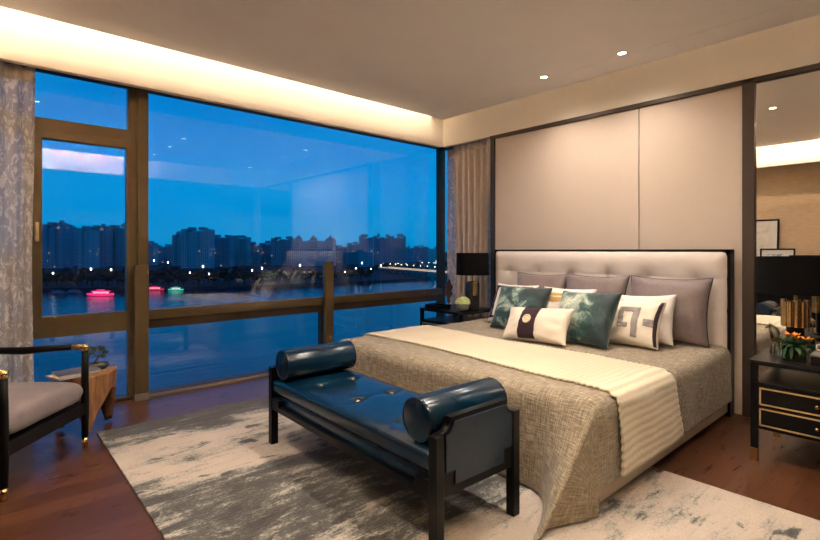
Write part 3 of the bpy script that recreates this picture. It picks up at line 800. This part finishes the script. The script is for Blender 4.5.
fb = thing('flower_bowl', 'pale green hydrangea in a round grey bowl on the left nightstand', 'plant', (3.68, 3.335, .575))
b = BM(); lathe(b, [(0,0), (.035,0), (.058,.02), (.066,.05), (.060,.08), (.054,.08), (.06,.05), (.05,.02), (0,.015)], 32); obj('bowl', b, greydish, fb, True)
b = BM()
for k in range(150):
    d = Vector((random.gauss(0,1), random.gauss(0,1), abs(random.gauss(0,1)))).normalized()
    p = Vector((0,0,.085))+Vector((d.x*.075, d.y*.075, d.z*.062))
    s = d.orthogonal().normalized(); s2 = d.cross(s)
    for q in range(4):
        a = PI/2*q; e1 = s*math.cos(a)+s2*math.sin(a); e2 = s*math.cos(a+.8)+s2*math.sin(a+.8); e0 = s*math.cos(a-.8)+s2*math.sin(a-.8)
        vs = [b.verts.new(p), b.verts.new(p+e0*.009+d*.002), b.verts.new(p+e1*.013+d*.004), b.verts.new(p+e2*.009+d*.002)]; b.faces.new(vs)
ico(b, (0,0,.085), .058, 2, (1,1,.9))
obj('blossom', b, palegreen, fb)
lf = thing('leaf_sculpture', 'dark brown upright leaf sculpture beside the curtain on nightstand', 'sculpture', (3.90, 3.75, .575), math.radians(-40))
b = BM(); bx(b, -.03,.03,-.03,.03,0,.02,.003); obj('plinth', b, black, lf)
b = BM(); pr = [(0,.02), (.02,.05), (.012,.09), (.05,.14), (.03,.17), (.055,.21), (.03,.25), (.012,.31), (-.012,.26), (-.035,.23), (-.03,.18), (-.05,.14), (-.015,.10), (-.012,.05)]
prism(b, pr, lambda a, z, d: (a, d, z), -.008, .008); obj('leaf', b, plain('brown_leaf', (62,40,30), .5), lf)
tr = thing('tray', 'small black open tray box on the left nightstand', 'tray', (3.66, 3.68, .575))
b = BM()
bx(b, -.08,.08,-.11,.11,0,.01); bx(b,-.08,-.07,-.11,.11,.01,.045); bx(b,.07,.08,-.11,.11,.01,.045); bx(b,-.07,.07,-.11,-.10,.01,.045); bx(b,-.07,.07,.10,.11,.01,.045)
obj('tray_body', b, black, tr)

# ------------------------------------------------------------------ curtains
def drape(name, p0, p1, z0, z1, folds, amp, mat, label, cat='curtain', waist=0, seed=0, top_amp=.6, thick=.003, group=None):
    p0, p1 = Vector(p0), Vector(p1); L = (p1-p0).length; t = (p1-p0)/L; nn = Vector((-t.y, t.x))
    root = thing(name, label, cat, (*((p0+p1)/2), 0), 0, group); c = (p0+p1)/2
    b = BM()
    def f(u, v):
        z = z0+v*(z1-z0)
        k = 1-waist*math.exp(-((v-.42)/.30)**2)
        s = (u-.5)*L*k
        ph = folds*2*PI*u + .9*noise.noise(Vector((u*6, v*1.3, seed)))
        a = amp*(top_amp+(1-top_amp)*(1-v)**.5)*(.75+.5*noise.noise(Vector((u*5, .4*v, seed+3))))
        q = Vector((t.x, t.y))*s + Vector((nn.x, nn.y))*(a*math.sin(ph)+.008*noise.noise(Vector((u*14, v*5, seed))))
        return Vector((q.x, q.y, z))
    grid(b, int(folds*16), 60, f, lambda u, v: (u*L*2, v*(z1-z0)))
    obj('panel', b, mat, root, True, [('SOLIDIFY', dict(thickness=thick, offset=0))] if mat is not sheer else ())
    b = BM()
    def f2(u, v):
        p = f(u, 1-.04*v); n3 = Vector((nn.x, nn.y, 0)); return p - n3*.004
    grid(b, int(folds*16), 3, f2)
    obj('header_tape', b, drapefab if mat is sheer else mat, root, True, [('SOLIDIFY', dict(thickness=.003, offset=0))])
    return root
drape('sheer_curtain', (-.30, 4.235), (.285, 4.235), .02, 2.455, 7, .035, sheer, 'pale embroidered sheer curtain at the left end of the window', 'curtain', .06, 3)
drape('curtain', (-.42, 4.165), (.055, 4.165), .02, 2.455, 6, .02, drapefab, 'beige lined drape at the far left edge of the photo', 'curtain', .10, 9)
drape('sheer_curtain', (4.40, 4.25), (4.40, 3.45), .02, 2.455, 8, .03, sheer, 'pale sheer curtain in the corner behind the taupe drape', 'curtain', .0, 5)
drape('curtain', (4.265, 4.01), (4.265, 3.44), .02, 2.455, 6, .055, drapefab, 'taupe satin drape in the corner behind the black lamp', 'curtain', .12, 7)
ct = thing('curtain_track', 'slim curtain track above the corner drapes', 'track', (4.33, 3.8, 2.458))
b = BM(); bx(b, -.085,-.05,-.42,.42,.0,.014,.002); bx(b, .055,.085,-.42,.5,.0,.014,.002); obj('rail', b, aludark, ct)

# ------------------------------------------------------------------ wall opposite the bed (seen in the mirror)
sb = thing('sideboard', 'dark sideboard with gold top edge reflected in the mirror', 'sideboard', (-.43, 1.95, 0))
b = BM(); bx(b, -.19,.19,-.75,.75,.12,.62,.006); obj('body', b, black, sb)
b = BM(); bx(b, -.195,.205,-.77,.77,.64,.665,.004); obj('top', b, black, sb)
b = BM(); bx(b, -.19,.20,-.765,.765,.62,.64); obj('gold_edge', b, goldtrim, sb)
for sx in (-.16,.16):
    for sy in (-.7,.7):
        b = BM(); tube(b, [(sx,sy,0), (sx,sy,.12)], [.013,.018], 12); obj('leg', b, gold, sb)
for y0, y1 in ((-.74,-.25), (-.245,.245), (.25,.74)):
    b = BM(); bx(b, .19,.203, y0, y1, .14,.60,.004); d = obj('door', b, blackw, sb)
    b = BM(); bx(b, .203,.215, y1-.05,y1-.04,.34,.44,.002); obj('handle', b, gold, d)
def picture(loc, w, h, label, art, lean):
    t = thing('framed_picture', label, 'picture', loc); t.rotation_euler = (0, math.radians(-lean), 0)
    b = BM(); f_ = .022
    for q in ((-w/2,w/2,0,f_), (-w/2,w/2,h-f_,h), (-w/2,-w/2+f_,f_,h-f_), (w/2-f_,w/2,f_,h-f_)): bx(b, -.01,.012,q[0],q[1],q[2],q[3],.002)
    obj('frame', b, black, t)
    b = BM(); bx(b, -.009,.002,-w/2+.01,w/2-.01,.01,h-.01); obj('mount', b, paper, t)
    b = BM(); m_ = .2*min(w,h); bx(b, .002,.004,-w/2+m_,w/2-m_,m_,h-m_); obj('print', b, art, t)
def artm(name, a, c):
    m = N(name); f = m.noise(m.coord('Object', (1,4,7)), 2, 4); return m.done(m.bsdf(m.ramp(f, [(.42, lin(a)), (.55, lin(c))]), .6))
picture((-.50, 2.05, .666), .62, 1.0, 'tall black framed pale picture leaning on the wall, seen in the mirror', artm('pale_print', (206,198,182), (222,214,200)), 6)
picture((-.36, 1.73, .666), .42, .56, 'smaller black framed picture with teal print, seen in the mirror', artm('teal_print', (96,150,148), (220,212,200)), 8)
vs = thing('sculpture', 'dark rounded torso-like sculpture beside the pictures, seen in the mirror', 'sculpture', (-.34, 2.06, .666))
b = BM(); lathe(b, [(0,0), (.07,0), (.05,.06), (.06,.16), (.11,.30), (.13,.40), (.10,.46), (.05,.48), (.035,.53), (.06,.58), (.055,.64), (0,.67)], 32, (0,0,0), None, .75); obj('figure', b, plain('dark_stone', (30,28,28), .25), vs, True)

# ------------------------------------------------------------------ the city across the river
WZ = -28.8
def waterm():
    m = N('river_water'); v = m.coord('Object', (1, 1, 1), (0,0,YAW))
    f = m.noise(m.coord('Object', (.10, .45, 1), (0,0,-YAW)), 1, 5, .6); g = m.noise(m.coord('Object', (.004, .03, 1), (0,0,-YAW)), 1, 4)
    col = m.ramp(g, [(.35, lin((0,26,62))), (.7, lin((6,44,92)))])
    return m.done(m.bsdf(col, m.ramp(g, [(.35, (.10,)*3), (.7, (.22,)*3)]), 0, m.bump(f, .35, .6), IOR=1.33))
b = BM(); grid(b, 2, 2, lambda u, v: Vector((-1500+4000*u, 12+2500*v, WZ))); struct(obj('river', b, waterm()))
bankm = plain('dark_embankment', (30,40,48), .9, 0, .3, .05)
shore = [far(-250,293,0+30*484/41), far(60,292,30*484/41), far(170,291,30*484/40), far(260,289,30*484/38), far(330,285,30*484/35), far(400,281,30*484/31.5), far(470,277,30*484/27.5), far(640,272,30*484/23)]
b = BM()
poly = [(p.x, p.y) for p in shore] + [(6000, 3000), (3000, 7000), (-3000, 6000), (-2500, 900)]
prism(b, poly, lambda a, c, d: (a, c, d), WZ-1, WZ+2.2); struct(obj('far_bank', b, bankm))

def facade(seed, base):
    m = N('tower_facade')
    tc = m.n('ShaderNodeTexCoord'); sp = m.n('ShaderNodeSeparateXYZ'); m.l(tc.outputs['Object'], sp.inputs[0])
    s = m.math('ADD', sp.outputs['X'], m.math('MULTIPLY', sp.outputs['Y'], 1.37))
    fl = m.math('FRACT', m.math('DIVIDE', sp.outputs['Z'], 3.0)); fx = m.math('FRACT', m.math('DIVIDE', s, 3.4))
    win = m.math('MULTIPLY', m.math('GREATER_THAN', fl, .38), m.math('GREATER_THAN', fx, .45))
    cell = m.n('ShaderNodeCombineXYZ'); m.l(m.math('FLOOR', m.math('DIVIDE', s, 3.4)), cell.inputs[0]); m.l(m.math('FLOOR', m.math('DIVIDE', sp.outputs['Z'], 3.0)), cell.inputs[1]); cell.inputs[2].default_value = seed
    wn = m.n('ShaderNodeTexWhiteNoise'); m.l(cell.outputs[0], wn.inputs[0])
    lit = m.math('MULTIPLY', win, m.math('GREATER_THAN', wn.outputs['Value'], .985))
    c = lin(base); col = m.mix(win, c, tuple(x*.55 for x in c))
    em = m.math('MULTIPLY', lit, .55)
    return m.done(m.bsdf(col, .7, 0, None, Emission_Color=lin((255,214,150)), Emission_Strength=em))
FAC = [facade(1, (170,190,196)), facade(2, (150,172,184)), facade(3, (180,188,188))]  # facade colours lightened to stand in for distance haze
roofm = plain('roof_concrete', (150,156,164), .9, 0, .1, .2)
def tower(u0, u1, ytop, d, k, label, bays=3, depth=20, rz=0, crown=1):
    c = far((u0+u1)/2, ytop, d); w = (u1-u0)*d/FPX; base = WZ+2.2; h = c.z-base
    t = thing('apartment_tower', label, 'building', (c.x, c.y, base), YAW+rz, 'apartment towers across the river')
    b = BM(); n_ = bays*2-1
    for i in range(n_):
        x0 = -w/2+i*w/n_; x1 = x0+w/n_; sh = 0 if i % 2 == 0 else 3
        bx(b, x0, x1, sh, depth-sh, 0, h*(1 if i % 4 == 0 else .955 if i % 2 == 0 else .93))
    obj('body', b, FAC[k % 3], t)
    rnd = random.Random(int(u0*7+ytop))
    for i in range(crown):
        x = (i+rnd.uniform(.3,.7))/crown*w-w/2; ww = w/crown*rnd.uniform(.14,.24)
        b = BM(); bx(b, x-ww, x+ww, 1, depth*.75, h*.97, h+rnd.uniform(1.5,4.5))
        if rnd.random() < .5: bx(b, x-ww*.2, x+ww*.4, 2, depth*.5, h+1, h+rnd.uniform(5,7))
        obj('roof_block', b, roofm, t)
    for i in range(0, n_, 2):
        x0 = -w/2+i*w/n_
        b = BM()
        for z in range(3, int(h)-2, 6): bx(b, x0+.2*w/n_, x0+.8*w/n_, -1.3, 0, z, z+1.0)
        obj('balconies', b, roofm, t)
T = [(18,42,228,760,'broad tower half hidden by the left curtain'), (43,63,224,700,'banded tower just right of the left curtain'), (63,77,229,780,'narrow tower second from the casement handle'), (78,90,228,720,'slim tower left of centre in the casement pane'),
     (89,105,227,760,'tall tower in the middle of the casement pane'), (105,130,226,740,'wide tower at the right side of the casement pane'), (131,152,243,900,'low distant block behind the bronze mullion'), (150,173,246,980,'low hazy block right of the bronze mullion'),
     (172,182,235,760,'narrow shoulder tower left of the tallest tower'), (181,209,229,740,'tallest dark tower in the left part of the big pane'), (209,230,236,760,'pale tower right of the tallest tower'), (229,247,237,770,'squarish tower with flat roof right of the pale tower'),
     (247,259,244,900,'low block in the gap left of the middle towers'), (259,272,243,880,'low dark block left of the middle towers'), (271,292,238,800,'stepped tower at the middle of the skyline'), (291,334,239,850,'long wide block above the balustrade post'),
     (334,346,246,980,'small distant block right of the long wide block'), (347,359,243,860,'short tower left of the dark slender tower'), (359,373,236,800,'dark slender tower right of the balustrade post'), (373,391,236,880,'twin tower, the left one of the pair near the bridge'),
     (391,406,236,880,'twin tower, the right one of the pair near the bridge'), (406,414,247,1100,'very small hazy block between twin towers and right end'), (414,428,246,1100,'low hazy block near the right end of the skyline'), (427,442,248,1200,'last low block at the right end of the window')]
for i, (u0, u1, y, d, lab) in enumerate(T):
    tower(u0, u1, y, d+(i % 3)*45, i, lab, 2 if u1-u0 < 15 else 3, 22, 0, 1 if u1-u0 < 16 else 2 if u1-u0 < 34 else 3)

treem = plain('tree_foliage', (22,40,40), .9, 0, .3, .3)
trunkm = plain('tree_bark', (40,34,30), .9, 0, .2, 1)
tree0 = thing('tree', 'dark tree in the row along the far river bank', 'tree', (0,0,WZ+2.2), 0, 'trees along the far bank')
b = BM()
for k in range(9):
    a = k*2.4; ico(b, (math.cos(a)*3.2*(k % 3)/2, math.sin(a)*3.2*(k % 3)/2, 7+k*.75), 3.6-.12*k, 2, (1,1,.85), .5)
obj('crown', b, treem, tree0)
b = BM(); tube(b, [(0,0,0), (.1,0,4), (0,0,8)], [.5,.4,.25], 8); obj('trunk', b, trunkm, tree0)
def shore_at(u):
    # distance of the bank edge at bearing u
    tab = [(-250,354), (60,354), (170,363), (260,382), (330,415), (400,461), (470,528)]
    for (a, da), (c, dc) in zip(tab, tab[1:]):
        if u <= c: return da+(dc-da)*(u-a)/(c-a)
    return 528
first = True
for k in range(96):
    u = -14 + (k//3)*15.2 + (k % 3)*5; d = shore_at(u)+12+20*((k*2) % 3)
    if u > 372: d += 150
    p = far(u, 250, d); s = random.uniform(.55, .95)*(1 if u < 250 else .85)
    if first: t = tree0; t.location = (p.x, p.y, WZ+2.2); first = False
    else: t = dup(tree0, (p.x, p.y, WZ+2.2), random.uniform(0, 6))
    t.rotation_euler = (0,0,random.uniform(0,6)); t.scale = (s*1.15, s*1.15, s)
lampw = glow('street_lamp_glow', (235,244,235), 7)
lampc = glow('street_lamp_cool_glow', (190,240,240), 8)
polem = plain('lamp_post_paint', (50,52,56), .6)
sl = thing('street_lamp', 'lit street lamp on the far river bank', 'lamp', (0,0,0), 0, 'street lamps on the far bank')
b = BM(); tube(b, [(0,0,0), (0,0,7.4)], [.14,.09], 8); obj('post', b, polem, sl)
b = BM(); ico(b, (0,0,7.8), .55, 2); obj('globe', b, lampw, sl, True)
LAMPS = [(53,272,350),(91,271,350),(111,272,350),(154,262,520),(168,263,500),(203,268,372),(209,275,372),(252,270,380),(262,271,385),(300,269,400),(356,270,455),(362,266,470),(371,269,470),(381,268,480),(345,271,430),(398,265,760),(406,267,760),(415,265,790),(422,264,790),(429,263,800),(434,264,800),(190,273,368)]
for i, (u, y, d) in enumerate(LAMPS):
    p = far(u, y, max(d, shore_at(u)+5))
    t = sl if i == 0 else dup(sl, p, 0)
    t.location = (p.x, p.y, WZ+2.2)
    t.scale = (1, 1, random.uniform(.9, 1.25)*max(.7, (p.z-WZ-2.2)/7.8 if p.z-WZ-2.2 > 5 else .8))
sg = thing('lit_sign', 'bright white sign at the right end of the far bank', 'sign', tuple(far(438, 262, 640)-Vector((0,0,9))), YAW)
b = BM(); bx(b, -3,3,0,.6,6.5,11,.2); obj('panel', b, glow('cool_sign_glow', (214,246,255), 2.2), sg)
b = BM(); bx(b, -.3,.3,.1,.5,-4.5,6.5); obj('post', b, polem, sg)
# bridge
br = thing('bridge', 'low lit road bridge crossing the river at the right', 'bridge', (0,0,0))
P0, P1 = far(384, 274, 600), far(470, 285, 430); P0.z = P1.z = WZ+8
dirv = (P1-P0); Lb = dirv.length; dn = dirv.normalized(); sn = Vector((-dn.y, dn.x, 0))
Mb = Matrix(((dn.x, sn.x, 0, P0.x), (dn.y, sn.y, 0, P0.y), (0,0,1,P0.z), (0,0,0,1)))
concrete = plain('bridge_concrete', (104,108,112), .85, 0, .1, .3)
b = BM(); bx(b, 0, Lb, -7, 7, -1.6, 0, 0, Mb); obj('deck', b, concrete, br)
for s in (-6.6, 6.6):
    b = BM(); bx(b, 0, Lb, s-.15, s+.15, 0, 1.1, 0, Mb); obj('parapet', b, concrete, br)
    b = BM(); bx(b, 0, Lb, s-.30, s-.15, .5, 1.2, 0, Mb); obj('light_strip', b, glow('bridge_light', (255,226,190), .75), br)
for k in range(14):
    b = BM()
    for s in (-4, 4): tube(b, [Mb @ Vector((Lb*(k+.5)/14, s, -8.4)), Mb @ Vector((Lb*(k+.5)/14, s, -1.5))], .8, 8)
    obj('pier', b, concrete, br)
for k in range(12):
    t = dup(sl, Mb @ Vector((Lb*(k+.4)/12, 5.6, .06)), 0, 'street lamp standing on the low road bridge'); t.scale = (.9,.9,.6); t['group'] = 'street lamps on the bridge'
# boats
def boat(u, y, px, mat, label, lit=True, name='tour_boat'):
    d = 30*FPX/(y-250); p = far(u, y, d); L = px*d/FPX
    t = thing(name, label, 'boat', (p.x, p.y, WZ), YAW)
    b = BM(); h = L*.09
    n_ = 14
    def hull(q, s):
        x = -L/2+q*L; wdt = L*.14*math.sin(PI*min(1, .12+q*.92))**.6
        a = (s-.5)*PI; return Vector((x, wdt*math.sin(a), h*(1-math.cos(a))*-0+h*(1-.9*math.cos(a))+.25*h*abs(2*q-1)**2))
    grid(b, n_, 8, hull); obj('hull', b, mat, t, True, [('SOLIDIFY', dict(thickness=.12))])
    b = BM(); bx(b, -L*.26, L*.24, -L*.09, L*.09, h*.7, h*1.9, .1); obj('cabin', b, glow('lit_cabin', (255,190,205), .9, (150,130,140)) if lit else plain('boat_cabin', (150,130,140), .5), t)
    b = BM(); bx(b, -L*.32, L*.30, -L*.11, L*.11, h*1.9, h*2.15, .08); bx(b, -L*.14, L*.12, -L*.07, L*.07, h*2.5, h*2.7, .08)
    for x in (-.12,.0,.1): tube(b, [(x*L,0,h*2.1), (x*L,0,h*2.55)], .12, 6)
    obj('roof', b, mat, t)
    if lit:
        b = BM(); bx(b, -L*.30, L*.28, -L*.115, -L*.11, h*1.0, h*1.25); obj('light_strip', b, mat, t)
pink = glow('pink_neon', (255,40,110), 1.5, (120,30,60)); tealg = glow('teal_neon', (30,225,190), .9, (20,90,80))
boat(101, 296, 26, pink, 'pink neon-lit tour boat seen through the casement pane')
boat(155, 290.5, 18, glow('red_neon', (235,40,90), .8, (90,20,40)), 'dim pink-lit boat just right of the bronze mullion')
boat(176, 290.5, 15, tealg, 'teal lit boat beside the dim pink one')
hullb = plain('boat_blue_paint', (90,110,140), .5)
boat(58, 294.5, 18, hullb, 'unlit blue boat moored left of the pink boat, farther left', False)
boat(74, 293.5, 17, hullb, 'unlit blue boat moored directly left of the pink boat', False)

# ------------------------------------------------------------------ dusk sky
w = bpy.data.worlds.new('dusk'); sc.world = w; w.use_nodes = True
nt = w.node_tree; nt.nodes.clear()
out = nt.nodes.new('ShaderNodeOutputWorld'); bg = nt.nodes.new('ShaderNodeBackground'); nt.links.new(bg.outputs[0], out.inputs[0])
tc = nt.nodes.new('ShaderNodeTexCoord'); sp = nt.nodes.new('ShaderNodeSeparateXYZ'); nt.links.new(tc.outputs['Generated'], sp.inputs[0])
mr = nt.nodes.new('ShaderNodeMapRange'); mr.inputs[1].default_value = -.1; mr.inputs[2].default_value = .6; nt.links.new(sp.outputs['Z'], mr.inputs[0])
cr = nt.nodes.new('ShaderNodeValToRGB'); nt.links.new(mr.outputs[0], cr.inputs[0])
st_ = [(0, (4,60,115)), (.13, (0,126,184)), (.17, (0,134,196)), (.30, (0,138,208)), (.5, (0,124,200)), (1, (0,70,150))]
e = cr.color_ramp.elements
while len(e) < len(st_): e.new(.5)
for i, (p, c) in enumerate(st_): e[i].position = p; e[i].color = (*lin(c), 1)
mp = nt.nodes.new('ShaderNodeMapping'); mp.inputs['Scale'].default_value = (2.2, 2.2, 9); nt.links.new(tc.outputs['Generated'], mp.inputs[0])
nz = nt.nodes.new('ShaderNodeTexNoise'); nz.inputs['Scale'].default_value = 1.6; nz.inputs['Detail'].default_value = 5; nt.links.new(mp.outputs[0], nz.inputs[0])
rr = nt.nodes.new('ShaderNodeValToRGB'); rr.color_ramp.elements[0].position = .5; rr.color_ramp.elements[0].color = (0,0,0,1); rr.color_ramp.elements[1].position = .75; rr.color_ramp.elements[1].color = (.35,.35,.35,1); nt.links.new(nz.outputs[0], rr.inputs[0])
mx = nt.nodes.new('ShaderNodeMix'); mx.data_type = 'RGBA'; nt.links.new(rr.outputs[0], mx.inputs[0]); nt.links.new(cr.outputs[0], mx.inputs[6]); mx.inputs[7].default_value = (*lin((40,150,215)), 1)
nt.links.new(mx.outputs[2], bg.inputs[0]); bg.inputs[1].default_value = 1.03

# ------------------------------------------------------------------ view
sc.view_settings.view_transform = 'Standard'; sc.view_settings.look = 'None'; sc.view_settings.gamma = 1; sc.view_settings.use_curve_mapping = False
sc.view_settings.exposure = .25
sc.cycles.use_denoising = True; sc.cycles.max_bounces = 10; sc.cycles.diffuse_bounces = 5; sc.cycles.transparent_max_bounces = 16
sc.cycles.sample_clamp_indirect = 40
